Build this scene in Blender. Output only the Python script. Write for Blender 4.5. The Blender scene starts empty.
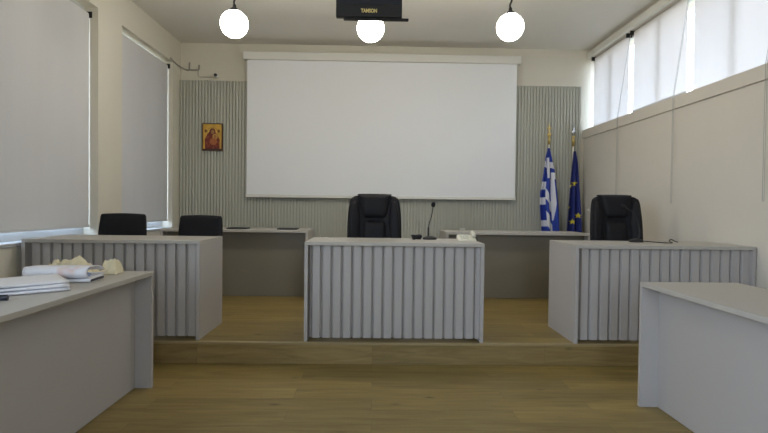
import bpy, bmesh, math, random
from mathutils import Matrix, Vector, noise
PI = math.pi
random.seed(7)
SC = bpy.context.scene
COL = SC.collection

# ------------------------------------------------------------------ materials
def nodes(name):
    m = bpy.data.materials.new(name); m.use_nodes = True
    return m, m.node_tree.nodes, m.node_tree.links, m.node_tree.nodes['Principled BSDF']

def mat(name, col, rough=.5, metal=0, bump=0, bscale=60, var=0, vscale=4, spec=.5):
    m, N, L, b = nodes(name)
    b.inputs['Base Color'].default_value = (*col, 1)
    b.inputs['Roughness'].default_value = rough
    b.inputs['Metallic'].default_value = metal
    b.inputs['Specular IOR Level'].default_value = spec
    tc = N.new('ShaderNodeTexCoord')
    if var:
        n = N.new('ShaderNodeTexNoise'); n.inputs['Scale'].default_value = vscale; n.inputs['Detail'].default_value = 5
        L.new(tc.outputs['Object'], n.inputs['Vector'])
        mx = N.new('ShaderNodeMixRGB')
        mx.inputs[1].default_value = (*[c * (1 - var) for c in col], 1)
        mx.inputs[2].default_value = (*[min(1, c * (1 + var)) for c in col], 1)
        L.new(n.outputs['Fac'], mx.inputs[0]); L.new(mx.outputs[0], b.inputs['Base Color'])
    if bump:
        n2 = N.new('ShaderNodeTexNoise'); n2.inputs['Scale'].default_value = bscale; n2.inputs['Detail'].default_value = 3
        L.new(tc.outputs['Object'], n2.inputs['Vector'])
        bp = N.new('ShaderNodeBump'); bp.inputs['Strength'].default_value = bump; bp.inputs['Distance'].default_value = .004
        L.new(n2.outputs['Fac'], bp.inputs['Height']); L.new(bp.outputs[0], b.inputs['Normal'])
    return m

def wood(name, c1, c2, plank_l=1.4, plank_w=.19, rough=.42, swap=False):
    m, N, L, b = nodes(name)
    tc = N.new('ShaderNodeTexCoord'); mp = N.new('ShaderNodeMapping')
    if swap: mp.inputs['Rotation'].default_value = (PI / 2, 0, 0)
    L.new(tc.outputs['Object'], mp.inputs['Vector'])
    br = N.new('ShaderNodeTexBrick'); br.offset = .37; br.offset_frequency = 2
    br.inputs['Scale'].default_value = 1; br.inputs['Brick Width'].default_value = plank_l; br.inputs['Row Height'].default_value = plank_w
    br.inputs['Mortar Size'].default_value = .0012; br.inputs['Mortar Smooth'].default_value = .2
    br.inputs['Color1'].default_value = (0, 0, 0, 1); br.inputs['Color2'].default_value = (1, 1, 1, 1); br.inputs['Mortar'].default_value = (.5, .5, .5, 1)
    L.new(mp.outputs[0], br.inputs['Vector'])
    st = N.new('ShaderNodeMapping'); st.inputs['Scale'].default_value = (1.6, 16, 16); L.new(mp.outputs[0], st.inputs['Vector'])
    add = N.new('ShaderNodeVectorMath'); add.operation = 'ADD'
    sc = N.new('ShaderNodeVectorMath'); sc.operation = 'SCALE'; sc.inputs['Scale'].default_value = 7
    L.new(br.outputs['Color'], sc.inputs[0]); L.new(st.outputs[0], add.inputs[0]); L.new(sc.outputs[0], add.inputs[1])
    g = N.new('ShaderNodeTexNoise'); g.inputs['Scale'].default_value = 1.3; g.inputs['Detail'].default_value = 8; g.inputs['Roughness'].default_value = .62; g.inputs['Distortion'].default_value = .6
    L.new(add.outputs[0], g.inputs['Vector'])
    big = N.new('ShaderNodeTexNoise'); big.inputs['Scale'].default_value = 1.1; L.new(mp.outputs[0], big.inputs['Vector'])
    # knots
    kt = N.new('ShaderNodeMapping'); kt.inputs['Scale'].default_value = (2.2, 4.5, 4.5); L.new(mp.outputs[0], kt.inputs['Vector'])
    vo = N.new('ShaderNodeTexVoronoi'); vo.inputs['Scale'].default_value = 1; vo.inputs['Randomness'].default_value = 1; L.new(kt.outputs[0], vo.inputs['Vector'])
    kr = N.new('ShaderNodeMapRange'); kr.inputs['From Min'].default_value = .02; kr.inputs['From Max'].default_value = .11; kr.inputs['To Min'].default_value = .45; kr.inputs['To Max'].default_value = 1
    L.new(vo.outputs['Distance'], kr.inputs['Value'])
    mr = N.new('ShaderNodeMapRange'); mr.inputs['From Min'].default_value = .3; mr.inputs['From Max'].default_value = .7
    L.new(g.outputs['Fac'], mr.inputs['Value'])
    mx = N.new('ShaderNodeMixRGB'); mx.inputs[1].default_value = (*c1, 1); mx.inputs[2].default_value = (*c2, 1); L.new(mr.outputs[0], mx.inputs[0])
    pv = N.new('ShaderNodeMapRange'); pv.inputs['To Min'].default_value = .82; pv.inputs['To Max'].default_value = 1.12; L.new(br.outputs['Color'], pv.inputs['Value'])
    m2 = N.new('ShaderNodeVectorMath'); m2.operation = 'SCALE'; L.new(mx.outputs[0], m2.inputs[0]); L.new(pv.outputs[0], m2.inputs['Scale'])
    m3 = N.new('ShaderNodeVectorMath'); m3.operation = 'SCALE'; L.new(m2.outputs[0], m3.inputs[0]); L.new(kr.outputs[0], m3.inputs['Scale'])
    seam = N.new('ShaderNodeMapRange'); seam.inputs['To Min'].default_value = 1; seam.inputs['To Max'].default_value = .55; L.new(br.outputs['Fac'], seam.inputs['Value'])
    m4 = N.new('ShaderNodeVectorMath'); m4.operation = 'SCALE'; L.new(m3.outputs[0], m4.inputs[0]); L.new(seam.outputs[0], m4.inputs['Scale'])
    L.new(m4.outputs[0], b.inputs['Base Color'])
    b.inputs['Roughness'].default_value = rough
    bp = N.new('ShaderNodeBump'); bp.inputs['Strength'].default_value = .15; bp.inputs['Distance'].default_value = .002
    L.new(g.outputs['Fac'], bp.inputs['Height']); L.new(bp.outputs[0], b.inputs['Normal'])
    return m

def blind_mat(name, col, trans, tcol=None):
    m, N, L, b = nodes(name)
    N.remove(b); out = N['Material Output']
    tc = N.new('ShaderNodeTexCoord')
    n = N.new('ShaderNodeTexNoise'); n.inputs['Scale'].default_value = 1.5
    mp = N.new('ShaderNodeMapping'); mp.inputs['Scale'].default_value = (1, 3, .25)
    L.new(tc.outputs['Object'], mp.inputs['Vector']); L.new(mp.outputs[0], n.inputs['Vector'])
    mx = N.new('ShaderNodeMixRGB'); mx.inputs[1].default_value = (*[c * .95 for c in col], 1); mx.inputs[2].default_value = (*[min(1, c * 1.04) for c in col], 1)
    L.new(n.outputs['Fac'], mx.inputs[0])
    d = N.new('ShaderNodeBsdfDiffuse'); L.new(mx.outputs[0], d.inputs['Color'])
    t = N.new('ShaderNodeBsdfTranslucent'); t.inputs['Color'].default_value = (*(tcol or col), 1)
    ms = N.new('ShaderNodeMixShader'); ms.inputs[0].default_value = trans
    L.new(d.outputs[0], ms.inputs[1]); L.new(t.outputs[0], ms.inputs[2]); L.new(ms.outputs[0], out.inputs['Surface'])
    return m

def glass_mat():
    m, N, L, b = nodes('window_glass'); N.remove(b)
    t = N.new('ShaderNodeBsdfTransparent'); t.inputs['Color'].default_value = (.93, .96, .95, 1)
    g = N.new('ShaderNodeBsdfGlossy'); g.inputs['Roughness'].default_value = .02
    f = N.new('ShaderNodeFresnel'); f.inputs['IOR'].default_value = 1.4
    ms = N.new('ShaderNodeMixShader'); ge = N.new('ShaderNodeNewGeometry'); mu = N.new('ShaderNodeMath'); mu.operation = 'MULTIPLY'; iv = N.new('ShaderNodeMath'); iv.operation = 'SUBTRACT'; iv.inputs[0].default_value = 1
    L.new(ge.outputs['Backfacing'], iv.inputs[1]); L.new(f.outputs[0], mu.inputs[0]); L.new(iv.outputs[0], mu.inputs[1])
    L.new(mu.outputs[0], ms.inputs[0]); L.new(t.outputs[0], ms.inputs[1]); L.new(g.outputs[0], ms.inputs[2])
    L.new(ms.outputs[0], N['Material Output'].inputs['Surface'])
    return m

def attr_mat(name, rough=.7):
    m, N, L, b = nodes(name)
    a = N.new('ShaderNodeVertexColor'); a.layer_name = 'Col'
    L.new(a.outputs['Color'], b.inputs['Base Color']); b.inputs['Roughness'].default_value = rough
    b.inputs['Sheen Weight'].default_value = .2
    return m

def emit(name, col, s):
    m, N, L, b = nodes(name)
    b.inputs['Base Color'].default_value = (.9, .9, .88, 1)
    b.inputs['Emission Color'].default_value = (*col, 1); b.inputs['Emission Strength'].default_value = s
    return m

M = dict(
    ceiling=mat('ceiling_paint', (.72, .70, .64), .9, bump=.15, bscale=25, var=.02),
    cream=mat('cream_paint', (.68, .645, .55), .85, bump=.15, bscale=40, var=.02),
    rightwall=mat('right_wall_paint', (.66, .62, .55), .8, bump=.12, bscale=40, var=.02),
    panel=mat('slatted_panel', (.49, .49, .425), .6, var=.03, vscale=1),
    lam=mat('grey_laminate', (.445, .42, .405), .5, var=.025, vscale=2, bump=.04, bscale=200),
    lamtop=mat('grey_laminate_top', (.455, .432, .395), .42, var=.03, vscale=2, bump=.05, bscale=200),
    floor=wood('oak_floor', (.19, .13, .036), (.325, .24, .078)),
    riser=wood('oak_riser', (.22, .148, .052), (.37, .27, .112), plank_w=.4, swap=True),
    nosing=mat('oak_nosing', (.34, .26, .13), .4, var=.12, vscale=8),
    screen=mat('screen_fabric', (.85, .865, .885), .9, var=.008, vscale=2),
    white=mat('white_plastic', (.74, .73, .68), .45),
    frame=mat('window_frame', (.46, .47, .47), .4),
    blindL=blind_mat('grey_blind', (.66, .65, .64), .07, (.75, .78, .85)),
    blindR=blind_mat('white_blind', (.80, .79, .76), .34, (.93, .90, .90)),
    bar=mat('blind_bar', (.6, .6, .6), .4),
    dark=mat('dark_metal', (.03, .03, .032), .4, metal=.6),
    black=mat('black_plastic', (.012, .012, .014), .5),
    navy=mat('navy_plastic', (.014, .016, .03), .4),
    leather=mat('black_leather', (.010, .010, .013), .62, spec=.25, bump=.25, bscale=90),
    mesh=mat('black_upholstery', (.008, .008, .011), .9, bump=.3, bscale=300),
    chrome=mat('chrome', (.5, .5, .5), .2, metal=1),
    gold=mat('gold', (.75, .55, .2), .3, metal=.8),
    goldtxt=mat('gold_lettering', (.85, .68, .28), .4),
    glass=glass_mat(),
    globe=emit('lit_globe', (1, .95, .86), 30),
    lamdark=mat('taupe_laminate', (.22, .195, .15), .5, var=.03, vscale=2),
    paper=mat('paper', (.80, .80, .84), .7, var=.03, vscale=12),
    paperblue=mat('paper_blue_edge', (.35, .42, .6), .7),
    cloth=mat('cream_plastic', (.74, .66, .45), .5, var=.08, vscale=20),
    phone=mat('ivory_plastic', (.72, .70, .60), .45),
    pole=mat('wood_pole', (.75, .70, .58), .45),
    flag=attr_mat('flag_cloth'), icon=attr_mat('icon_paint', .45),
    iconframe=mat('icon_frame', (.09, .03, .012), .45),
    wire=mat('grey_cable', (.30, .285, .25), .6),
    chain=mat('chain_plastic', (.40, .40, .38), .5),
    sky_post=mat('grey_base', (.2, .2, .2), .5),
)

# ------------------------------------------------------------------ helpers
def obj(name, bm, m=None, parent=None, smooth=False, loc=None):
    me = bpy.data.meshes.new(name)
    bmesh.ops.recalc_face_normals(bm, faces=bm.faces[:])
    if smooth:
        for f in bm.faces: f.smooth = True
    bm.to_mesh(me); bm.free()
    o = bpy.data.objects.new(name, me); COL.objects.link(o)
    if m is not None:
        for x in (m if isinstance(m, (list, tuple)) else [m]): me.materials.append(x)
    if parent: o.parent = parent
    if loc: o.location = loc
    return o

def thing(name, label, cat, loc=(0, 0, 0), rz=0, group=None):
    o = bpy.data.objects.new(name, None); COL.objects.link(o)
    o.empty_display_size = .1
    o.location = loc; o.rotation_euler = (0, 0, rz)
    o['label'] = label; o['category'] = cat
    if group: o['group'] = group
    return o

def tag(o, label, cat, group=None):
    o['label'] = label; o['category'] = cat
    if group: o['group'] = group
    return o

def struct(o): o['kind'] = 'structure'; return o

def root_struct(name):
    o = bpy.data.objects.new(name, None); COL.objects.link(o); o['kind'] = 'structure'; return o

def box(bm, x0, x1, y0, y1, z0, z1, bev=0, seg=2, mi=0):
    r = bmesh.ops.create_cube(bm, size=1, matrix=Matrix.Translation(((x0 + x1) / 2, (y0 + y1) / 2, (z0 + z1) / 2)) @ Matrix.Diagonal((abs(x1 - x0), abs(y1 - y0), abs(z1 - z0), 1)))
    vs = r['verts']
    fs = set(f for v in vs for f in v.link_faces)
    for f in fs: f.material_index = mi
    if bev:
        es = list(set(e for v in vs for e in v.link_edges))
        bmesh.ops.bevel(bm, geom=es, offset=bev, segments=seg, affect='EDGES', profile=.5)

def bx(*a, **k):
    bm = bmesh.new(); box(bm, *a, **k); return bm

def frame_of(d):
    d = d.normalized(); up = Vector((0, 0, 1)) if abs(d.z) < .95 else Vector((1, 0, 0))
    s = d.cross(up).normalized(); return s, s.cross(d).normalized()

def tube(bm, pts, r, n=10, caps=True):
    pts = [Vector(p) for p in pts]; rs = r if isinstance(r, (list, tuple)) else [r] * len(pts)
    rings = []; s = None
    for i, p in enumerate(pts):
        d = (pts[min(i + 1, len(pts) - 1)] - pts[max(i - 1, 0)])
        if s is None: s, t = frame_of(d)
        else:
            dn = d.normalized(); s = (s - dn * s.dot(dn)).normalized(); t = s.cross(dn)
        rings.append([bm.verts.new(p + (s * math.cos(a) + t * math.sin(a)) * rs[i]) for a in (2 * PI * k / n for k in range(n))])
    for a, b in zip(rings, rings[1:]):
        for k in range(n): bm.faces.new((a[k], a[(k + 1) % n], b[(k + 1) % n], b[k]))
    if caps: bm.faces.new(rings[0]); bm.faces.new(rings[-1])

def tb(pts, r, n=10):
    bm = bmesh.new(); tube(bm, pts, r, n); return bm

def spline(pts, k=6):
    P = [Vector(p) for p in pts]; P = [P[0]] + P + [P[-1]]; out = []
    for i in range(1, len(P) - 2):
        a, b, c, d = P[i - 1:i + 3]
        for j in range(k):
            t = j / k
            out.append(.5 * ((2 * b) + (c - a) * t + (2 * a - 5 * b + 4 * c - d) * t * t + (3 * b - a - 3 * c + d) * t ** 3))
    out.append(P[-2]); return out

def lathe(bm, prof, c=(0, 0, 0), n=24, ax='Z', sx=1, sy=1):
    c = Vector(c); rings = []
    for r, z in prof:
        rings.append([bm.verts.new(c + Vector((r * sx * math.cos(a), r * sy * math.sin(a), z))) for a in (2 * PI * k / n for k in range(n))])
    for a, b in zip(rings, rings[1:]):
        for k in range(n): bm.faces.new((a[k], a[(k + 1) % n], b[(k + 1) % n], b[k]))
    if prof[0][0] > 1e-5: bm.faces.new(rings[0])
    if prof[-1][0] > 1e-5: bm.faces.new(rings[-1])
    bmesh.ops.remove_doubles(bm, verts=bm.verts[:], dist=1e-5)

def lt(*a, **k):
    bm = bmesh.new(); lathe(bm, *a, **k); return bm

def copy_tree(o, parent=None):
    c = o.copy(); COL.objects.link(c); c.parent = parent
    for ch in list(o.children): copy_tree(ch, c)
    return c

def closed(pts, k=5):
    n = len(pts); out = []
    P = [Vector((p[0], p[1])) for p in pts]
    for i in range(n):
        a, b, c, d = P[i - 1], P[i], P[(i + 1) % n], P[(i + 2) % n]
        for j in range(k):
            t = j / k
            out.append(.5 * ((2 * b) + (c - a) * t + (2 * a - 5 * b + 4 * c - d) * t * t + (3 * b - a - 3 * c + d) * t ** 3))
    return out

def puff(outline, front, back, axis='Y', cen=None, shape=lambda x, z: 0.0, p=5):
    """upholstered pad: outline in (x, z), padded towards -y by `front` and towards +y by `back`."""
    bm = bmesh.new(); O = closed(outline); n = len(O)
    c = cen and Vector(cen) or sum(O, Vector((0, 0))) / n
    S = [1, .985, .95, .9, .82, .7, .5, .25]
    def ring(s, d):
        return [bm.verts.new((c.x + (q.x - c.x) * s, d + shape(c.x + (q.x - c.x) * s, c.y + (q.y - c.y) * s), c.y + (q.y - c.y) * s)) for q in O]
    F = [ring(s, -front * max(0, 1 - s ** p) ** .5) for s in S]
    B = [F[0]] + [ring(s, back * max(0, 1 - s ** p) ** .5) for s in S[1:]]
    for R, T in ((F, -front), (B, back)):
        for a, b in zip(R, R[1:]):
            for k in range(n): bm.faces.new((a[k], a[(k + 1) % n], b[(k + 1) % n], b[k]))
        v = bm.verts.new((c.x, T + shape(c.x, c.y), c.y))
        for k in range(n): bm.faces.new((R[-1][k], R[-1][(k + 1) % n], v))
    return bm

# ------------------------------------------------------------------ room dimensions (metres)
XL, XR, YB, YF, ZC = -2.865, 3.21, 7.76, -2.6, 3.65
XRL = 3.135                    # lower right wall (thicker than the window wall above it)
STEP, YST = .174, 4.165
HD = .805; T = STEP + HD

struct(obj('floor', bx(XL - .3, XR + .3, YF - .2, YST + .04, -.12, 0), M['floor']))
pl = struct(obj('platform', bx(XL, XRL, YST + .02, YB, .0, STEP), M['floor']))
obj('riser', bx(XL, XRL, YST, YST + .02, 0, STEP - .018), M['riser'], pl)
obj('nosing', bx(XL, XRL, YST - .006, YST + .035, STEP - .018, STEP + .002, bev=.004), M['nosing'], pl)
struct(obj('ceiling', bx(XL - .3, XR + .3, YF - .2, YB + .2, ZC, ZC + .15), M['ceiling']))
struct(obj('wall_back', bx(XL - .3, XR + .3, YB, YB + .2, -.12, ZC), M['cream']))

# wall behind the camera, with a window
bm = bmesh.new()
FW = (.1, 1.3, 1.0, 3.2)
box(bm, XL - .3, FW[0], YF - .2, YF, 0, ZC); box(bm, FW[1], XR + .3, YF - .2, YF, 0, ZC)
box(bm, FW[0], FW[1], YF - .2, YF, 0, FW[2]); box(bm, FW[0], FW[1], YF - .2, YF, FW[3], ZC)
struct(obj('wall_front', bm, M['cream']))

# left wall with window openings
LW = [(-1.7, 1.3), (2.9, 5.46), (5.97, 7.46)]
WZ0, WZ1 = .93, 3.285
bm = bmesh.new(); ys = [YF] + [v for w in LW for v in w] + [YB]
for i in range(0, len(ys), 2): box(bm, XL - .3, XL, ys[i], ys[i + 1], 0, ZC)
for a, b in LW:
    box(bm, XL - .3, XL, a, b, 0, WZ0); box(bm, XL - .3, XL, a, b, WZ1, ZC)
struct(obj('wall_left', bm, M['cream']))

# right wall: thick lower part, clerestory opening above
RW = (3.95, 7.758, 2.42, 3.52)
bm = bmesh.new()
box(bm, XRL, XR + .3, YF, YB, 0, RW[2])
box(bm, XR, XR + .3, YF, RW[0], RW[2], ZC); box(bm, XR, XR + .3, RW[1], YB, RW[2], ZC)
box(bm, XR, XR + .3, RW[0], RW[1], RW[3], ZC)
struct(obj('wall_right', bm, M['rightwall']))
struct(obj('trim_1', bx(XRL - .022, XR - .004, YF, YB, 2.325, 2.452, bev=.004), M['rightwall']))
struct(obj('trim_2', bx(XR - .05, XR, 2.0, YB, 3.52, 3.60, bev=.006), M['white']))

def window(idx, axis, plane, a, b, z0, z1, mull, depth=.05, sill=None, rail=.07, end=.05):
    """frame with mullions and panes; axis 'X' = lies in a plane of constant x"""
    def bb(bm, u0, u1, d0, d1, za, zb, **k):
        if axis == 'X': box(bm, d0, d1, u0, u1, za, zb, **k)
        else: box(bm, u0, u1, d0, d1, za, zb, **k)
    bm = bmesh.new(); p0, p1 = plane, plane + depth
    bb(bm, a, b, p0, p1, z0, z0 + rail); bb(bm, a, b, p0, p1, z1 - .05, z1)
    cuts = [a] + mull + [b]
    bb(bm, a, a + end, p0, p1, z0 + rail, z1 - .05); bb(bm, b - end, b, p0, p1, z0 + rail, z1 - .05)
    for c in mull: bb(bm, c - .022, c + .022, p0, p1, z0 + rail, z1 - .05)
    w = struct(obj('window_%d' % idx, bm, M['frame']))
    for i in range(len(cuts) - 1):
        u0 = cuts[i] + (end if i == 0 else .022); u1 = cuts[i + 1] - (end if i == len(cuts) - 2 else .022)
        bm = bmesh.new(); bb(bm, u0, u1, plane + depth * .4, plane + depth * .52, z0 + rail, z1 - .05)
        obj('window_pane', bm, M['glass'], w)
    if sill:
        bm = bmesh.new(); box(bm, *sill, bev=.004); obj('window_sill', bm, M['frame'], w)
    return w
window(1, 'X', XL - .20, 2.9, 5.46, WZ0, WZ1, [3.75, 4.6], sill=(XL - .15, XL + .014, 2.88, 5.47, .915, .945), rail=.10)
window(2, 'X', XL - .20, 5.97, 7.46, WZ0, WZ1, [6.62], sill=(XL - .15, XL + .014, 5.96, 7.47, .915, .945), rail=.10)
window(3, 'X', XR + .07, RW[0], RW[1], RW[2] + .03, RW[3], [4.70, 5.95, 7.17], depth=.035, rail=.03, end=.006)
window(4, 'X', XL - .20, -1.7, 1.3, WZ0, WZ1, [-.7, .3], sill=(XL - .15, XL + .03, -1.72, 1.32, .915, .945))
window(5, 'Y', YF - .16, FW[0], FW[1], FW[2], FW[3], [.7])

# slatted wall panelling behind the bench
P0, P1, PZ = XL + .004, 3.06, 3.09
bm = bmesh.new(); pts = []; x = P0; per = .0452; yb, yf = YB - .042, YB - .064
while x < P1 - .001:
    e = min(x + per, P1)
    pts += [(x, yb), (x + .016, yb), (x + .018, yf), (min(x + per - .002, e), yf)]
    x += per
pts = [(P0, YB)] + pts + [(P1, yf), (P1, YB)]
va = [bm.verts.new((px, py, STEP)) for px, py in pts]; vb = [bm.verts.new((px, py, PZ)) for px, py in pts]
for k in range(len(pts)):
    j = (k + 1) % len(pts); bm.faces.new((va[k], va[j], vb[j], vb[k]))
bm.faces.new(vb)
struct(obj('trim_3', bm, M['panel']))

# ------------------------------------------------------------------ desks
def profile_panel(W, z0, z1, y, d=.027, per=.0835, off=.0115):
    """fluted front: boards standing proud of narrow slanting channels"""
    bm = bmesh.new(); pts = []
    x = -W / 2 + off - per
    def put(px, py):
        if -W / 2 <= px <= W / 2: pts.append((px, py))
    while x < W / 2:
        put(x + .001, y + d); put(x + per * .12, y + d); put(x + per * .30, y); put(x + per * .985, y)
        x += per
    pts = [(-W / 2, y + d)] + pts + [(W / 2, pts[-1][1])]
    pts += [(W / 2, y + d + .012), (-W / 2, y + d + .012)]
    va = [bm.verts.new((px, py, z0)) for px, py in pts]; vb = [bm.verts.new((px, py, z1)) for px, py in pts]
    n = len(pts)
    for k in range(n):
        j = (k + 1) % n; bm.faces.new((va[k], va[j], vb[j], vb[k]))
    bm.faces.new(va); bm.faces.new(vb)
    return bm

def desk(label, cx, y, z, W, D, H=HD, rz=0, fluted=True, rec=.07, group=None, front='lam'):
    t = thing('desk', label, 'desk', (cx, y, z), rz, group)
    th = .028
    obj('desktop', bx(-W / 2, W / 2, 0, D, H - th, H, bev=.002), M['lamtop'], t)
    for s in (-1, 1):
        a, b = sorted((s * W / 2, s * (W / 2 - th)))
        obj('end_panel', bx(a, b, 0.001, D - .001, 0, H - th, bev=.0015), M['lam'], t)
    wi = W - 2 * th
    if fluted: obj('front_panel', profile_panel(wi, .022, H - th, rec - .03), M['lam'], t)
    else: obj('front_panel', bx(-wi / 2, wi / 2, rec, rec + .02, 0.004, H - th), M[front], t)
    return t
DD = .637
desk('grey desk with fluted front facing the room in the centre of the platform', (-.553 + .900) / 2, 4.185, STEP + .002, 1.453, DD)
desk('grey fluted desk on the left of the platform by the tall blinds', -2.109, 4.215, STEP, 1.418, DD)
desk('grey fluted desk on the right of the platform against the right wall', (1.642 + 3.126) / 2, 4.178, STEP, 1.484, DD)
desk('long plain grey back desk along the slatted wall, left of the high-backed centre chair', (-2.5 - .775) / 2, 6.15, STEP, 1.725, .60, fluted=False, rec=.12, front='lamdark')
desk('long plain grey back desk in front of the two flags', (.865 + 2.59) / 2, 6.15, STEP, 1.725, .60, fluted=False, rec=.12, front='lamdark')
LD = 2.0
desk('plain grey desk on the lower floor at left, carrying papers', -1.517, 3.622 - LD / 2, 0, LD, DD, rz=PI / 2, fluted=False, rec=.115)
desk('plain bare grey desk on the lower floor at right', 1.725, 3.3215 - LD / 2, 0, LD, DD, rz=-PI / 2, fluted=False, rec=.115)

# ------------------------------------------------------------------ projection screen
s = thing('projection_screen', 'large white pull-down projection screen on the slatted back wall', 'screen', (.108, YB - .14, 1.40))
obj('screen_fabric', bx(-1.965, 1.965, -.003, .003, .02, 2.00), M['screen'], s)
obj('bottom_bar', bx(-1.975, 1.975, -.012, .012, -.012, .03, bev=.005), M['white'], s)
obj('housing', bx(-2.012, 2.012, -.055, .068, 1.975, 2.088, bev=.008), M['white'], s)
for sx in (-1.6, 1.6): obj('bracket', bx(sx - .03, sx + .03, .04, .1395, 2.0, 2.07, bev=.003), M['white'], s)

# ------------------------------------------------------------------ blinds
def chain(parent, x, y, ztop, zmid, xo, zb, gap=.018, name='pull_chain'):
    bm = bmesh.new()
    a = [(x, y - gap / 2, ztop), (xo, y - gap / 2, zmid), (xo, y - gap / 2, zb + .01)]
    u = [(xo, y - gap / 2 * math.cos(q), zb + .01 - .01 * math.sin(q)) for q in (PI * k / 6 for k in range(1, 6))]
    b = [(xo, y + gap / 2, zb + .01), (xo, y + gap / 2, zmid), (x, y + gap / 2, ztop)]
    tube(bm, a + u + b, .0022, 6); return obj(name, bm, M['chain'], parent)

def blind(label, X, y0, y1, z0, z1, m, face, group=None, ch=None):
    """face = +1 when the room lies towards +x"""
    t = thing('roller_blind', label, 'blind', (X, (y0 + y1) / 2, z0), 0, group)
    h = z1 - z0; w = (y1 - y0) / 2
    bm = bmesh.new()
    n = 24
    rows = []
    for side in (-.0006, .0006):
        r = []
        for k in range(n + 1):
            yy = -w + 2 * w * k / n; dx = .0025 * math.sin(k * 1.7 + X)
            r.append((bm.verts.new((side + dx * .6, yy, .008)), bm.verts.new((side, yy, h))))
        rows.append(r)
    for r in rows:
        for a, b in zip(r, r[1:]): bm.faces.new((a[0], b[0], b[1], a[1]))
    obj('fabric', bm, m, t, smooth=True)
    obj('bottom_bar', bx(-.006, .006, -w, w, -.012, .014, bev=.003), M['bar'], t)
    obj('roller', tb([(-.022 * face, -w, h), (-.022 * face, w, h)], .021, 14), m if m is M['blindL'] else M['bar'], t)
    for sg in (-1, 1):
        a, b = sorted((sg * (w + .001), sg * (w + .007)))
        obj('bracket', bx(-.05, .03, a, b, h - .035, h + .03, bev=.002), M['dark'], t)
    if ch is not None:
        c = chain(t, .0, -w - .014, h, *ch)
    return t
blind('wide grey roller blind on the near left window', XL - .09, 2.93, 5.452, 1.035, 3.215, M['blindL'], 1)
blind('narrower grey roller blind on the far left window by the corner', XL - .07, 5.985, 7.452, 1.045, 3.225, M['blindL'], 1)
GR = None
XB = XR + .035
blind('farthest of the three white blinds on the high right window, next to the back wall', XB, 6.625, 7.67, 2.455, 3.50, M['blindR'], -1, ch=(-.01, XRL - .035 - XB, -1.105))
blind('middle of the three white blinds on the high right window, bright under its edge', XB, 5.385, 6.515, 2.505, 3.50, M['blindR'], -1, ch=(-.06, XRL - .035 - XB, -1.165))
blind('nearest of the three white blinds on the high right window, cut by the frame', XB, 4.10, 5.275, 2.455, 3.50, M['blindR'], -1, ch=(-.01, XRL - .035 - XB, -1.105))

# ------------------------------------------------------------------ pendant globes
def pendant(label, x, y, zc, r=.129):
    t = thing('pendant_lamp', label, 'lamp', (x, y, zc), 0, 'globe pendant lamps')
    bm = bmesh.new(); bmesh.ops.create_uvsphere(bm, u_segments=40, v_segments=24, radius=r); obj('globe', bm, M['globe'], t, smooth=True)
    obj('lamp_cap', lt([(.001, r + .055), (.016, r + .053), (.018, r + .03), (.035, r + .014), (.058, r - .010), (.056, r - .018), (.001, r - .018)]), M['dark'], t, smooth=True)
    top = ZC - zc
    obj('stem', tb(spline([(0, 0, r + .04), (-.004, 0, r + .08), (.010, 0, r + .12), (.016, 0, r + .16), (.008, 0, r + .20), (.004, 0, r + .26), (.004, 0, top)], 6), .0095, 10), M['dark'], t, smooth=True)
    obj('ceiling_rose', lt([(.001, top), (.06, top), (.058, top - .02), (.03, top - .045), (.001, top - .05)]), M['dark'], t, smooth=True)
    return t
pendant('lit white globe pendant lamp, leftmost of the three', -1.345, 5, 2.989)
pendant('lit white globe pendant lamp in the middle, partly behind the black monitor', -.050, 5, 2.972)
pendant('lit white globe pendant lamp, rightmost of the three', 1.288, 5, 3.008)

# ------------------------------------------------------------------ monitor hung under the ceiling
t = thing('monitor', 'black ceiling-hung monitor with small gold lettering, in front of the middle globe lamp', 'monitor', (-.046, 3.45, 2.518))
obj('casing', bx(-.218, .218, 0, .045, .0, .34, bev=.006, seg=3), M['black'], t)
obj('display', bx(-.208, .208, -.0015, .004, .085, .33, bev=.001), M['navy'], t)
obj('base_plate', bx(-.17, .262, .006, .04, -.014, -.001, bev=.004), M['black'], t)
obj('wall_mount', bx(-.08, .08, .045, .075, .12, .26, bev=.004), M['dark'], t)
obj('mounting_pole', tb([(0, .09, .14), (0, .09, ZC - 2.518)], .017, 16), M['dark'], t, smooth=True)
obj('ceiling_plate', bx(-.07, .07, .02, .16, ZC - 2.518 - .012, ZC - 2.518), M['dark'], t)
cu = bpy.data.curves.new('lettering', 'FONT'); cu.body = 'TAMSON'; cu.size = .034; cu.extrude = .0008; cu.align_x = 'CENTER'; cu.offset = .0012
to = bpy.data.objects.new('tmp_text', cu); COL.objects.link(to)
me = bpy.data.meshes.new_from_object(to.evaluated_get(bpy.context.evaluated_depsgraph_get()))
bpy.data.objects.remove(to)
lo = bpy.data.objects.new('lettering', me); COL.objects.link(lo); me.materials.clear(); me.materials.append(M['goldtxt'])
lo.parent = t; lo.location = (0, -.0008, .030); lo.scale = (.76, 1, 1); lo.rotation_euler = (PI / 2, 0, 0)

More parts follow.
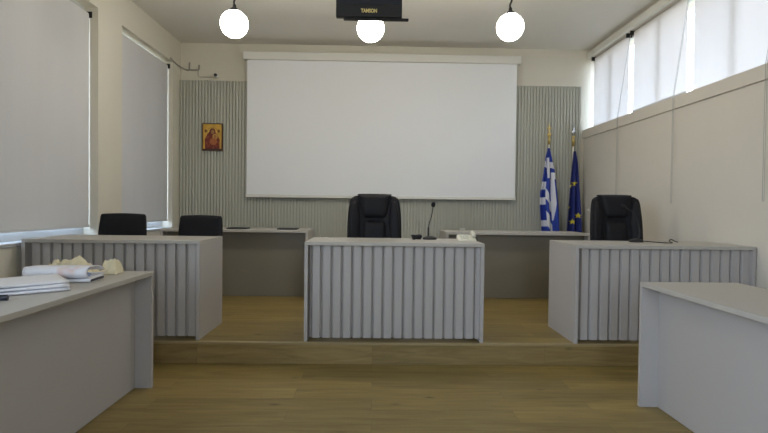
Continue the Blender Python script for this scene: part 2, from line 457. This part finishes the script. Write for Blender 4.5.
# ------------------------------------------------------------------ wall camera and cable on the back wall
t = thing('security_camera', 'tiny white security camera with dark lens above the slatted panel', 'camera', (-2.335, YB, 3.165))
obj('mount', lt([(.001, 0), (.028, 0), (.026, .02), (.001, .02)]), M['white'], t).rotation_euler = (PI / 2, 0, 0)
obj('body', tb([(0, -.015, 0), (.0, -.06, 0), (.004, -.09, -.002)], [.02, .034, .030], 16), M['white'], t, smooth=True)
obj('lens', tb([(.004, -.088, -.002), (.005, -.104, -.003)], [.024, .022], 16), M['black'], t)
bm = bmesh.new(); yw = YB - .012
tube(bm, spline([(XL + .006, 7.35, 3.31), (XL + .01, 7.60, 3.28), (-2.79, yw - .004, 3.255), (-2.74, yw, 3.25)], 5), .011, 8)
tube(bm, spline([(-2.735, yw, 3.36), (-2.735, yw, 3.27), (-2.715, yw, 3.252), (-2.62, yw, 3.252), (-2.60, yw, 3.27), (-2.597, yw, 3.325)], 5), .012, 8)
tube(bm, [(-2.61, yw, 3.25), (-2.607, yw, 3.165), (-2.585, yw, 3.150), (-2.36, yw, 3.150)], .004, 6)
tag(obj('cable', bm, M['wire'], smooth=True), 'grey cable and elbowed conduit running along the top left corner', 'cable')
t = thing('wall_button', 'small white round button on the wall beside the blue starred flag', 'button', (XRL, 7.52, 1.262))
obj('plate', tb([(0, 0, 0), (-.012, 0, 0)], .022, 16), M['white'], t); obj('cap', tb([(-.012, 0, 0), (-.02, 0, 0)], .012, 16), M['white'], t)

# ------------------------------------------------------------------ icon painting
def colour(o, fn):
    me = o.data; a = me.color_attributes.new('Col', 'FLOAT_COLOR', 'POINT')
    for i, v in enumerate(me.vertices): a.data[i].color = (*fn(i, v.co), 1)
t = thing('icon_painting', 'small framed gold icon of a dark-robed haloed figure on the slatted wall', 'picture', (-2.372, YB - .066, 2.06))
W2, H2 = .147, .40
bm = bmesh.new()
for a in ((-W2, -W2 + .012, 0, H2), (W2 - .012, W2, 0, H2), (-W2 + .012, W2 - .012, 0, .014), (-W2 + .012, W2 - .012, H2 - .012, H2)):
    box(bm, a[0], a[1], -.028, 0, a[2], a[3])
obj('picture_frame', bm, M['iconframe'], t)
bm = bmesh.new(); nx, nz = 90, 130; g = []
for j in range(nz + 1):
    g.append([bm.verts.new((-W2 + .012 + (2 * W2 - .024) * i / nx, -.018, .014 + (H2 - .026) * j / nz)) for i in range(nx + 1)])
for j in range(nz):
    for i in range(nx): bm.faces.new((g[j][i], g[j][i + 1], g[j + 1][i + 1], g[j + 1][i]))
ic = obj('painting', bm, M['icon'], t)
def iconcol(i, c):
    u, v = c.x / W2, c.z / H2       # u -1..1, v 0..1
    gold = (.62, .36, .05); k = noise.noise(Vector((u * 3, v * 4, 1)))
    col = tuple(q * (1 + .25 * k) for q in gold)
    d = math.hypot(u / 1.35, (v - .66) / .9 * 1.9)
    if d < .40: col = (.72, .46, .09)
    if .37 < d < .41: col = (.35, .16, .03)
    for sx in (-.66, .62):
        if math.hypot((u - sx) / 1.3, (v - .72) * 1.6) < .095: col = (.16, .06, .01)
    # robe
    sh = .70 * (1 - max(0, (v - .40) / .42) ** 1.6) if v < .80 else 0
    if v < .44: sh = .74 - .06 * (.44 - v)
    if abs(u + .02) < sh: 
        f = noise.noise(Vector((u * 5, v * 9, 4)))
        col = (.17, .018, .008) if f < .12 else (.26, .05, .018)
    if math.hypot((u + .0) / .30, (v - .80 + .09) / .115) < 1 : col = (.13, .02, .01)
    if math.hypot((u - .02) / .17, (v - .69) / .075) < 1: col = (.36, .17, .06)
    if math.hypot((u - .26) / .26, (v - .52) / .10) < 1: col = (.55, .30, .06)
    if math.hypot((u - .26) / .14, (v - .52) / .06) < 1: col = (.34, .15, .06)
    if math.hypot((u - .1) / .36, (v - .34) / .13) < 1: col = (.40, .12, .03)
    if v < .075: col = (.03, .015, .015)
    return col
colour(ic, iconcol)

# ------------------------------------------------------------------ flags
def star(x, y, r):
    a = math.atan2(x, y); d = math.hypot(x, y)
    k = (a / (2 * PI / 5)) % 1; k = abs(k - .5) * 2     # 1 at a tip
    a2 = (1 - k) * PI / 5; R, q = r, r * .42
    # edge between tip (R,0) and notch (q,36deg)
    nx, ny = q * math.sin(PI / 5), R - q * math.cos(PI / 5)
    return d * (math.cos(a2) * nx + math.sin(a2) * ny) < R * nx
BLUE, WHITE, EUB, YEL = (.012, .045, .36), (.72, .73, .78), (.008, .018, .17), (.75, .62, .04)

def flag(label, x, y, fin, zt, fn, widths, lean):
    t = thing('flag', label, 'flag', (x, y, STEP))
    zt -= STEP
    obj('base', lt([(.001, 0), (.13, 0), (.13, .02), (.115, .035), (.04, .05), (.025, .09), (.001, .09)], n=32), M['sky_post'], t, smooth=False)
    obj('pole', tb([(0, 0, .06), (lean, 0, zt)], .0125, 14), M['pole'], t, smooth=True)
    f = Vector((lean, 0, zt))
    if fin == 'cross':
        obj('collar', lt([(.001, -.02), (.017, -.02), (.017, .03), (.024, .04), (.017, .05), (.013, .08), (.022, .10), (.030, .125), (.022, .15), (.001, .155)], c=f, n=20), M['gold'], t, smooth=True)
        bm = bmesh.new(); box(bm, f.x - .008, f.x + .008, -.006, .006, zt + .15, zt + .27, bev=.002); box(bm, f.x - .032, f.x + .032, -.006, .006, zt + .21, zt + .227, bev=.002)
        obj('finial', bm, M['gold'], t)
    else:
        obj('collar', lt([(.001, -.02), (.018, -.02), (.018, .05), (.026, .06), (.016, .075), (.014, .10), (.024, .115), (.013, .13), (.001, .135)], c=f, n=20), M['gold'], t, smooth=True)
        obj('finial', lt([(.001, .125), (.015, .14), (.034, .18), (.030, .205), (.014, .245), (.001, .27)], c=f, n=20, sy=.5), M['chrome'], t, smooth=True)
    # draped cloth: pleats gathered at the pole, opening towards the hem
    bm = bmesh.new(); nu, nv = 130, 190; G = []; zb = widths[-1][0] - STEP; zT = widths[0][0] - STEP
    for j in range(nv + 1):
        s = j / nv; z = zT + (zb - zT) * s; row = []
        Z = z + STEP
        for (za, l0, r0), (zc_, l1, r1) in zip(widths, widths[1:]):
            if Z >= zc_ - 1e-6: k = (za - Z) / (za - zc_); l = l0 + (l1 - l0) * k; r = r0 + (r1 - r0) * k; break
        for i in range(nu + 1):
            u = i / nu
            amp = .008 + .035 * min(1, s * 1.6)
            yy = -.02 - amp * (1 + math.sin(u * 2 * PI * 2.25 + .9 + s * 1.1)) - .01 * math.sin(u * 17 + s * 3)
            xx = l + (r - l) * (u + .035 * math.sin(u * 2 * PI * 2.25 + s * 2))
            row.append(bm.verts.new((xx - x, yy, z - .05 * math.sin(u * PI * 2.2) * s * (1 if j == nv else .3))))
        G.append(row)
    for j in range(nv):
        for i in range(nu): bm.faces.new((G[j][i], G[j][i + 1], G[j + 1][i + 1], G[j + 1][i]))
    c = obj('flag_cloth', bm, M['flag'], t, smooth=True)
    colour(c, lambda i, co: fn((i % (nu + 1)) / nu, co.z + STEP, co.x + x))
    sm = c.modifiers.new('thick', 'SOLIDIFY'); sm.thickness = .0015
    return t

def greek2(u, z, x):
    if z > 1.70:
        cx = 2.545 + (2.0 - z) * .03
        if abs(z - 1.915 + (x - cx) * .15) < .045: return WHITE
        if abs(x - cx) < .021 and 1.72 < z < 2.02: return WHITE
        return BLUE if u < .72 or z > 1.80 else WHITE
    if .70 < u < .87 - max(0, 1.35 - z) * .5 and z > 1.10: return WHITE
    if u >= .70: return BLUE
    if u < .36:
        return WHITE if (1.55 < z < 1.665) or (1.33 < z < 1.435) or (1.01 < z < 1.10) else BLUE
    zz = z + (u - .36) * .60
    for a, b in ((1.42, 1.57), (1.02, 1.24), (.62, .84)):
        if a < zz < b: return WHITE
    return BLUE

def eu(u, z, x):
    for sx, sz, r in ((2.935, 1.645, .046), (2.875, 1.61, .036), (2.99, 1.175, .046), (2.90, 1.085, .045), (2.855, 1.29, .03), (2.96, .75, .04)):
        if star(x - sx, z - sz, r): return YEL
    return EUB

flag('blue and white striped flag with a cross on a gold-topped pole', 2.60, YB - .14, 'cross', 2.235,
     greek2, [(2.16, 2.54, 2.565), (2.02, 2.50, 2.60), (1.80, 2.47, 2.645), (1.50, 2.41, 2.68), (1.30, 2.40, 2.70), (.95, 2.43, 2.725), (.62, 2.46, 2.73)], -.035)
flag('dark blue flag with yellow stars on a pole with a silver spearhead', 2.925, YB - .14, 'spear', 2.215,
     eu, [(2.12, 2.92, 2.955), (1.95, 2.895, 2.985), (1.65, 2.86, 3.005), (1.30, 2.83, 3.03), (.95, 2.805, 3.055), (.62, 2.82, 3.05)], 0)

# ------------------------------------------------------------------ chairs
def exec_chair(label, x, y, ht=1.22, rz=0):
    """high-backed swivel chair; back rises to ht above the platform"""
    t = thing('office_chair', label, 'chair', (x, y, STEP), rz, None)
    h = ht
    lean = lambda px, pz: .10 * max(0, pz - .5) + .05 * (px / .27) ** 2 * -1
    shell = [(-.225, .46), (0, .44), (.225, .46), (.262, .62), (.268, .85), (.262, 1.02), (.245, h - .075), (.215, h - .035), (.16, h - .018), (0, h - .012), (-.16, h - .018), (-.215, h - .035), (-.245, h - .075), (-.262, 1.02), (-.268, .85), (-.262, .62)]
    b = obj('backrest', puff(shell, .045, .05, shape=lean, cen=(0, .85)), M['leather'], t, smooth=True)
    hd = [(-.165, h - .02), (-.17, h - .004), (-.10, h), (0, h + .001), (.10, h), (.17, h - .004), (.165, h - .02), (.150, h - .10), (.115, h - .235), (.0, h - .248), (-.115, h - .235), (-.150, h - .10)]
    obj('head_cushion', puff(hd, .095, .06, shape=lambda a, c: lean(0, c), cen=(0, h - .11), p=6), M['leather'], t, smooth=True)
    lm = [(-.105, h - .262), (0, h - .255), (.105, h - .262), (.12, h - .40), (.125, .62), (.11, .54), (0, .52), (-.11, .54), (-.125, .62), (-.12, h - .40)]
    obj('lumbar_cushion', puff(lm, .085, .02, shape=lambda a, c: lean(0, c), p=7), M['leather'], t, smooth=True)
    for s in (-1, 1):
        wg = [(s * .135, h - .27), (s * .155, h - .10), (s * .185, h - .06), (s * .225, h - .09), (s * .245, 1.0), (s * .25, .80), (s * .235, .62), (s * .14, .60), (s * .145, .8)]
        obj('side_bolster', puff(wg, .072, .01, shape=lean, cen=(s * .195, .9)), M['leather'], t, smooth=True)
    # seat (built flat)
    seat = [(-.25, -.26), (-.16, -.29), (0, -.30), (.16, -.29), (.25, -.26), (.27, -.1), (.265, .15), (.22, .23), (0, .25), (-.22, .23), (-.265, .15), (-.27, -.1)]
    bm = puff(seat, .06, .06, p=6)
    bmesh.ops.transform(bm, matrix=Matrix.Translation((0, -.23, .45)) @ Matrix.Rotation(-PI / 2, 4, 'X'), verts=bm.verts[:])
    obj('seat', bm, M['leather'], t, smooth=True)
    for s in (-1, 1):
        bm = bmesh.new()
        tube(bm, spline([(s * .235, -.02, .44), (s * .30, -.02, .46), (s * .315, -.02, .56), (s * .315, -.05, .640), (s * .315, -.16, .650), (s * .315, -.28, .640), (s * .315, -.31, .56), (s * .30, -.31, .46), (s * .235, -.30, .44)], 5), .017, 10)
        a = obj('armrest', bm, M['black'], t, smooth=True)
        obj('arm_pad', bx(s * .315 - .03, s * .315 + .03, -.36, .0, .64, .672, bev=.012, seg=3), M['leather'], a, smooth=True)
    obj('gas_lift', lt([(.001, .10), (.032, .10), (.032, .22), (.022, .23), (.022, .385), (.001, .385)], c=(0, -.2, 0)), M['chrome'], t, smooth=False)
    bm = bmesh.new(); lathe(bm, [(.001, .07), (.045, .07), (.045, .125), (.001, .135)], c=(0, -.2, 0))
    ends = []
    for k in range(5):
        a = 2 * PI * k / 5 + .3; e = Vector((math.cos(a) * .29, -.2 + math.sin(a) * .29, .072)); ends.append((a, e))
        tube(bm, [(math.cos(a) * .03, -.2 + math.sin(a) * .03, .10), tuple(e)], [.026, .015], 8)
    obj('star_base', bm, M['black'], t)
    for a, e in ends:
        bm = bmesh.new(); s_ = Vector((-math.sin(a), math.cos(a), 0))
        for sg in (-1, 1): tube(bm, [Vector((e.x, e.y, .026)) + s_ * sg * .008, Vector((e.x, e.y, .026)) + s_ * sg * .024], .0255, 16)
        tube(bm, [(e.x, e.y, .026), (e.x, e.y, .07)], .007, 8)
        obj('caster', bm, M['black'], t)
    return t
exec_chair('black leather high-backed chair behind the central desk', .008, 5.15, 1.225)
exec_chair('black leather high-backed chair behind the right desk, near the flags', 2.484, 5.28, 1.250, rz=-.04)

def side_chair(label, x, y, top, w=.46):
    t = thing('side_chair', label, 'chair', (x, y, STEP), 0, None)
    top -= STEP; q = w / 2
    bk = [(-q * .94, top - .36), (0, top - .37), (q * .94, top - .36), (q, top - .2), (q * .955, top - .045), (q * .92, top - .012), (q * .80, top), (0, top + .006), (-q * .80, top), (-q * .92, top - .012), (-q * .955, top - .045), (-q, top - .2)]
    obj('backrest', puff(bk, .028, .028, shape=lambda a, c: .10 * (c - .6) - .25 * a * a, p=9), M['mesh'], t, smooth=True)
    seat = [(-.22, -.22), (0, -.235), (.22, -.22), (.235, 0), (.22, .2), (0, .21), (-.22, .2), (-.235, 0)]
    bm = puff(seat, .035, .035, p=7)
    bmesh.ops.transform(bm, matrix=Matrix.Translation((0, -.24, .44)) @ Matrix.Rotation(-PI / 2, 4, 'X'), verts=bm.verts[:])
    obj('seat', bm, M['mesh'], t, smooth=True)
    for s in (-1, 1):
        obj('leg', tb(spline([(s * .17, .0, top - .30), (s * .175, .0, .50), (s * .175, -.02, .40), (s * .175, .03, .0)], 5), .011, 10), M['black'], t, smooth=True)
        obj('leg', tb([(s * .175, -.40, .41), (s * .175, -.43, .0)], .011, 10), M['black'], t, smooth=True)
    return t
side_chair('low-backed black chair behind the left platform desk, nearer the left windows', -2.49, 5.2, 1.170, .475)
side_chair('low-backed black chair behind the left platform desk, at its right end', -1.722, 5.2, 1.160, .44)

# ------------------------------------------------------------------ microphones, phone, items on the desks
def mic(label, x, y, neck, r=.011):
    t = thing('microphone', label, 'microphone', (x, y, T + .001))
    obj('base', lt([(.001, 0), (.062, 0), (.064, .010), (.056, .022), (.028, .030), (.001, .032)], n=28, sy=.8), M['black'], t, smooth=True)
    P = spline(neck, 6)
    obj('gooseneck', tb(P, [.0085 if i < len(P) * .35 else .0045 for i in range(len(P))], 8), M['black'], t, smooth=True)
    e = P[-1]; d = (P[-1] - P[-3]).normalized()
    obj('windscreen', tb([e - d * .012, e - d * .004, e + d * .010, e + d * .026, e + d * .034], [.008, .017, .020, .015, .006], 14), M['mesh'], t, smooth=True)
    return t
mic('black gooseneck microphone upright on the central desk', .507, 4.68, [(-.012, 0, .028), (-.012, 0, .09), (-.006, 0, .14), (.016, 0, .22), (.028, 0, .305)])
mic('black gooseneck microphone on the right desk, bent over in front of the chair', 2.365, 4.63, [(.02, 0, .028), (.03, .0, .08), (.01, 0, .19), (-.03, 0, .26), (-.115, 0, .318)])
bm = bmesh.new()
z = .006
tube(bm, spline([(2.43, 4.63, T + .010), (2.50, 4.55, T + .007), (2.56, 4.50, T + .005), (2.63, 4.52, T + .006), (2.67, 4.64, T + .012), (2.70, 4.66, T + .026), (2.725, 4.65, T + .012), (2.735, 4.62, T + .005)], 6), .0045, 8)
tag(obj('cable', bm, M['black'], smooth=True), 'black microphone lead trailing to the right on the right desk', 'cable')
bm = bmesh.new()
for k in range(3):
    cx, cy = .392, 4.70; rr = .032 + .005 * k
    tube(bm, [(cx + rr * math.cos(a) * 1.1, cy + rr * math.sin(a), T + .008 + .013 * k + .004 * math.sin(2 * a)) for a in (2 * PI * i / 24 for i in range(25))], .0065, 8)
tube(bm, spline([(.36, 4.70, T + .03), (.352, 4.67, T + .02), (.35, 4.64, T + .006), (.37, 4.60, T + .005)], 5), .004, 8)
tag(obj('coiled_cable', bm, M['black'], smooth=True), 'small black coil of cable beside the central microphone', 'cable')

t = thing('telephone', 'ivory desk telephone at the right end of the central desk', 'telephone', (.818, 4.55, T), -.05)
bm = bmesh.new(); pr = [(-.085, 0), (.085, 0), (.085, .045), (.06, .052), (-.085, .012)]
A = [bm.verts.new((-.080, q[0], q[1])) for q in pr]; B = [bm.verts.new((.075, q[0], q[1])) for q in pr]
for k in range(5): bm.faces.new((A[k], A[(k + 1) % 5], B[(k + 1) % 5], B[k]))
bm.faces.new(A); bm.faces.new(B)
bmesh.ops.bevel(bm, geom=bm.edges[:], offset=.005, segments=2, affect='EDGES')
obj('body', bm, M['phone'], t)
bm = bmesh.new(); tube(bm, spline([(.055, -.07, .045), (.055, -.03, .064), (.055, .04, .074), (.055, .075, .062)], 4), [.016] * 13, 12)
obj('handset', bm, M['phone'], t, smooth=True)
bm = bmesh.new()
for r_ in range(4):
    for c_ in range(3): box(bm, -.06 + c_ * .028, -.04 + c_ * .028, -.055 + r_ * .026, -.04 + r_ * .026, .022 + r_ * .0072, .034 + r_ * .0072, bev=.002)
obj('keypad', bm, M['phone'], t)
obj('cord', tb(spline([(.080, .03, .03), (.088, .035, .034), (.096, .03, .020), (.098, .02, .0), (.100, .0, -.10), (.097, -.01, -.30), (.101, 0, -.55)], 6), .003, 8), M['black'], t, smooth=True)

# things lying on the back desks
TB = STEP + HD
for (x, y, w, d, lb) in ((-1.66, 6.42, .24, .20, 'thin black folder on the left back desk, beside the side chair'), (-1.05, 6.42, .24, .20, 'thin black folder on the left back desk, nearer the centre')):
    t = thing('folder', lb, 'folder', (x, y, TB))
    obj('cover', bx(-w / 2, w / 2, -d / 2, d / 2, 0, .016, bev=.004), M['black'], t)
    obj('pages', bx(-w / 2 + .006, w / 2 - .004, -d / 2 + .006, d / 2 + .001, .004, .012), M['paper'], t)
t = thing('paper_cup', 'tiny white cup on the right back desk, just behind the telephone', 'cup', (1.10, 6.40, TB))
obj('cup_body', lt([(.001, 0), (.026, 0), (.033, .034), (.035, .036), (.031, .036), (.025, .004), (.001, .004)], n=20), M['white'], t, smooth=True)

# papers, folded magazine, crumpled bag on the front left desk
HZ = HD
def sheets(label, x0, x1, y0, y1, z0, z1, rz, n, m, name='paper_stack', cat='papers'):
    bm = bmesh.new(); rnd = random.Random(int(x0 * 1000) + n)
    h = (z1 - z0) / n
    for k in range(n):
        a, b = rnd.uniform(-.006, .006), rnd.uniform(-.006, .006)
        zz = z0 + k * h
        box(bm, x0 + a, x1 + a, y0 + b, y1 + b, zz, zz + h * .86, bev=min(.001, h * .2))
    cx, cy = (x0 + x1) / 2, (y0 + y1) / 2
    bmesh.ops.transform(bm, matrix=Matrix.Translation((cx, cy, 0)) @ Matrix.Rotation(rz, 4, 'Z') @ Matrix.Translation((-cx, -cy, 0)), verts=bm.verts[:])
    return tag(obj(name, bm, m), label, cat)
def booklet(label, cx, cy, z, L, D, th, rz, mi='paper', curl=.0, edge='paperblue'):
    """stapled booklet with a folded spine along the front edge and slightly lifted cover"""
    t = thing('booklet', label, 'booklet', (cx, cy, z), rz)
    bm = bmesh.new(); n = 16
    def sec(r, off, z0, z1):
        out = []
        return out
    # pages block
    obj('pages', bx(-L / 2 + .003, L / 2 - .003, -D / 2 + .004, D / 2 - .004, th * .15, th * .8), M[edge], t)
    # cover wraps round the spine (front) and waves at the back
    P = []
    for k in range(9):
        a = PI / 2 + PI * k / 8; P.append((-D / 2 + .012 + .012 * math.cos(a), th / 2 + (th / 2 - .0012) * math.sin(a)))
    top = [(D / 2 - D * k / 10, th + curl * (1 - k / 10) ** 2) for k in range(0, 10)]
    prof = top + P + [(D / 2, .0012)]
    for px in (-L / 2, L / 2):
        pass
    rows = [[bm.verts.new((px, q[0], q[1] + .002 * math.sin(px * 9) * (q[1] > th * .7))) for q in prof] for px in [-L / 2 + L * i / 12 for i in range(13)]]
    for a, b in zip(rows, rows[1:]):
        for k in range(len(prof) - 1): bm.faces.new((a[k], a[k + 1], b[k + 1], b[k]))
    c = obj('cover', bm, M[mi], t, smooth=True)
    s = c.modifiers.new('t', 'SOLIDIFY'); s.thickness = .0012; s.offset = 0
    return t
booklet('bottom white booklet of the pile at the near end of the left floor desk', -1.857, 2.755, HZ + .001, .42, .30, .016, .71)
booklet('second white booklet up in the pile on the left floor desk', -1.862, 2.762, HZ + .0200, .42, .30, .015, .68)
booklet('third white booklet up in the pile on the left floor desk', -1.872, 2.765, HZ + .0380, .42, .29, .013, .74, curl=.006)
booklet('dark-edged flat booklet lying under the rolled magazine', -1.81, 3.15, HZ + .001, .30, .20, .018, .10, edge='navy')
# rolled magazine
t = thing('rolled_magazine', 'white magazine folded over with a faint pink print, behind the booklets', 'magazine', (-1.855, 3.16, HZ + .0225), .06)
bm = bmesh.new(); prof = []
for k in range(15):
    a = PI / 2 - PI * k / 14; prof.append((.075 + .034 * math.cos(a), .036 + .033 * math.sin(a)))
prof = [(-.115, .030), (-.08, .052), (-.03, .064)] + prof + [(.0, .004), (-.09, .004), (-.12, .012)]
prof = [(-p[0], p[1]) for p in prof]
# curl end inward, thick pages
rows = [[bm.verts.new((px, q[0] * (1 + .02 * math.sin(px * 8)), q[1] * (1 - .10 * max(0, (-px - .12)) / .15))) for q in prof] for px in [-.18 + .36 * i / 20 for i in range(21)]]
for a, b in zip(rows, rows[1:]):
    for k in range(len(prof) - 1): bm.faces.new((a[k], a[k + 1], b[k + 1], b[k]))
m_, N_, L_, b_ = nodes('magazine_print')
tc_ = N_.new('ShaderNodeTexCoord'); nn_ = N_.new('ShaderNodeTexNoise'); nn_.inputs['Scale'].default_value = 6; L_.new(tc_.outputs['Object'], nn_.inputs['Vector'])
cr_ = N_.new('ShaderNodeValToRGB'); cr_.color_ramp.elements[0].position = .60; cr_.color_ramp.elements[0].color = (.80, .80, .84, 1); cr_.color_ramp.elements[1].position = .72; cr_.color_ramp.elements[1].color = (.72, .45, .36, 1)
L_.new(nn_.outputs['Fac'], cr_.inputs[0]); L_.new(cr_.outputs[0], b_.inputs['Base Color']); b_.inputs['Roughness'].default_value = .5
c = obj('cover', bm, m_, t, smooth=True); sd = c.modifiers.new('t', 'SOLIDIFY'); sd.thickness = .004; sd.offset = 0
bm = bmesh.new()
for q in range(4):
    rr = .026 - q * .006
    pp = [(-.075 + rr * math.cos(a), .037 + rr * math.sin(a)) for a in (PI * (.3 + 1.6 * i / 16) for i in range(17))]
    rows = [[bm.verts.new((px, a[0], a[1])) for a in pp] for px in (-.173, .177 - .004 * q)]
    for k in range(16): bm.faces.new((rows[0][k], rows[0][k + 1], rows[1][k + 1], rows[1][k]))
pg = obj('pages', bm, M['paperblue'], t, smooth=True); sd = pg.modifiers.new('t', 'SOLIDIFY'); sd.thickness = .002

# crumpled cream bag: folded sheet with ridges
def crumple(label, cx, cy, w, d, h, seed, peaks, name='crumpled_bag', rz=0):
    bm = bmesh.new(); nx, ny = 70, 44; G = []
    for j in range(ny + 1):
        row = []
        for i in range(nx + 1):
            u, v = i / nx * 2 - 1, j / ny * 2 - 1
            wob = 1 + .22 * noise.noise(Vector((u * 1.7, v * 1.7, seed)))
            x, y = u * w / 2 * wob, v * d / 2 * wob
            e = max(0, 1 - max(abs(u), abs(v)) ** 4)
            zz = 0
            for px, py, ph, pr in peaks:
                zz = max(zz, ph * math.exp(-(((x - px) / pr) ** 2 + ((y - py) / (pr * 1.0)) ** 2)))
            r1 = 1 - abs(noise.noise(Vector((x * 22, y * 22, seed + 3)))) * 2
            r2 = 1 - abs(noise.noise(Vector((x * 45, y * 45, seed + 9)))) * 2
            z = e * (zz * (.86 + .18 * r1) + h * .16 * max(0, r1) + h * .10 * max(0, r2)) + .002
            x += .012 * noise.noise(Vector((x * 30, y * 30, seed + 5))); y += .012 * noise.noise(Vector((x * 30, y * 30, seed + 7)))
            row.append(bm.verts.new((x, y, z)))
        G.append(row)
    for j in range(ny):
        for i in range(nx): bm.faces.new((G[j][i], G[j][i + 1], G[j + 1][i + 1], G[j + 1][i]))
    o = obj(name, bm, M['cloth'], smooth=True, loc=(cx, cy, HZ + .001)); o.rotation_euler = (0, 0, rz)
    s = o.modifiers.new('t', 'SOLIDIFY'); s.thickness = .0015
    return tag(o, label, 'bag')
crumple('crumpled cream plastic bag lying behind the folded magazine', -1.985, 3.46, .33, .20, .08, 2.0,
        [(-.15, -.02, .125, .035), (-.10, -.01, .085, .055), (-.03, -.01, .075, .07), (.05, -.02, .105, .07), (.11, -.02, .085, .06)])
crumple('small crumpled cream plastic scrap at the far end of the left floor desk', -1.745, 3.48, .13, .12, .07, 8.0,
        [(-.035, 0, .075, .028), (.03, 0, .10, .035), (.045, .02, .09, .03), (.0, .02, .085, .05)], name='crumpled_scrap')
bm = bmesh.new()
tube(bm, spline([(-1.90, 2.38, HZ + .014), (-1.83, 2.43, HZ + .014), (-1.76, 2.475, HZ + .015), (-1.725, 2.485, HZ + .015)], 5), [.011] * 10 + [.014] * 6, 10)
tag(obj('marker_pen', bm, M['navy'], smooth=True), 'dark navy marker lying in front of the booklet pile', 'pen')

# ------------------------------------------------------------------ light
w = bpy.data.worlds.new('sky'); SC.world = w; w.use_nodes = True
N, L = w.node_tree.nodes, w.node_tree.links; bg = N['Background']
tc = N.new('ShaderNodeTexCoord'); sp = N.new('ShaderNodeSeparateXYZ'); L.new(tc.outputs['Generated'], sp.inputs[0])
rp = N.new('ShaderNodeValToRGB'); mr = N.new('ShaderNodeMapRange'); mr.inputs['From Min'].default_value = -1
L.new(sp.outputs['Z'], mr.inputs['Value']); L.new(mr.outputs[0], rp.inputs[0])
e = rp.color_ramp.elements
e[0].position = .44; e[0].color = (.16, .15, .13, 1); e[1].position = .53; e[1].color = (.80, .865, 1.04, 1)
e2 = rp.color_ramp.elements.new(.95); e2.color = (.50, .68, 1, 1)
L.new(rp.outputs[0], bg.inputs['Color']); bg.inputs['Strength'].default_value = 9

def portal(loc, rot, sx, sy):
    l = bpy.data.lights.new('portal', 'AREA'); l.shape = 'RECTANGLE'; l.size = sx; l.size_y = sy
    l.cycles.is_portal = True
    o = bpy.data.objects.new('window_portal', l); COL.objects.link(o); o.location = loc; o.rotation_euler = rot
for a, b in LW: portal((XL - .28, (a + b) / 2, (WZ0 + WZ1) / 2), (0, -PI / 2, 0), WZ1 - WZ0, b - a)
portal((XR + .28, (RW[0] + RW[1]) / 2, (RW[2] + RW[3]) / 2), (0, PI / 2, 0), RW[3] - RW[2], RW[1] - RW[0])
portal(((FW[0] + FW[1]) / 2, YF - .19, (FW[2] + FW[3]) / 2), (PI / 2, 0, 0), FW[1] - FW[0], FW[3] - FW[2])

# ------------------------------------------------------------------ camera
cam = bpy.data.cameras.new('camera'); cam.sensor_width = 36; cam.lens = 520.1 / 768 * 36; cam.clip_start = .05
co = bpy.data.objects.new('camera', cam); COL.objects.link(co)
co.matrix_world = Matrix.Translation((0, 0, 1.27)) @ Matrix.Rotation(-.0198, 4, 'Z') @ Matrix.Rotation(PI / 2 - .0186, 4, 'X') @ Matrix.Rotation(.0119, 4, 'Z')
SC.camera = co
vs = SC.view_settings; vs.view_transform = 'Standard'; vs.look = 'None'; vs.exposure = .31; vs.gamma = 1; vs.use_curve_mapping = False
SC.cycles.max_bounces = 10; SC.cycles.diffuse_bounces = 8; SC.cycles.transparent_max_bounces = 8
SC.cycles.sample_clamp_indirect = 4
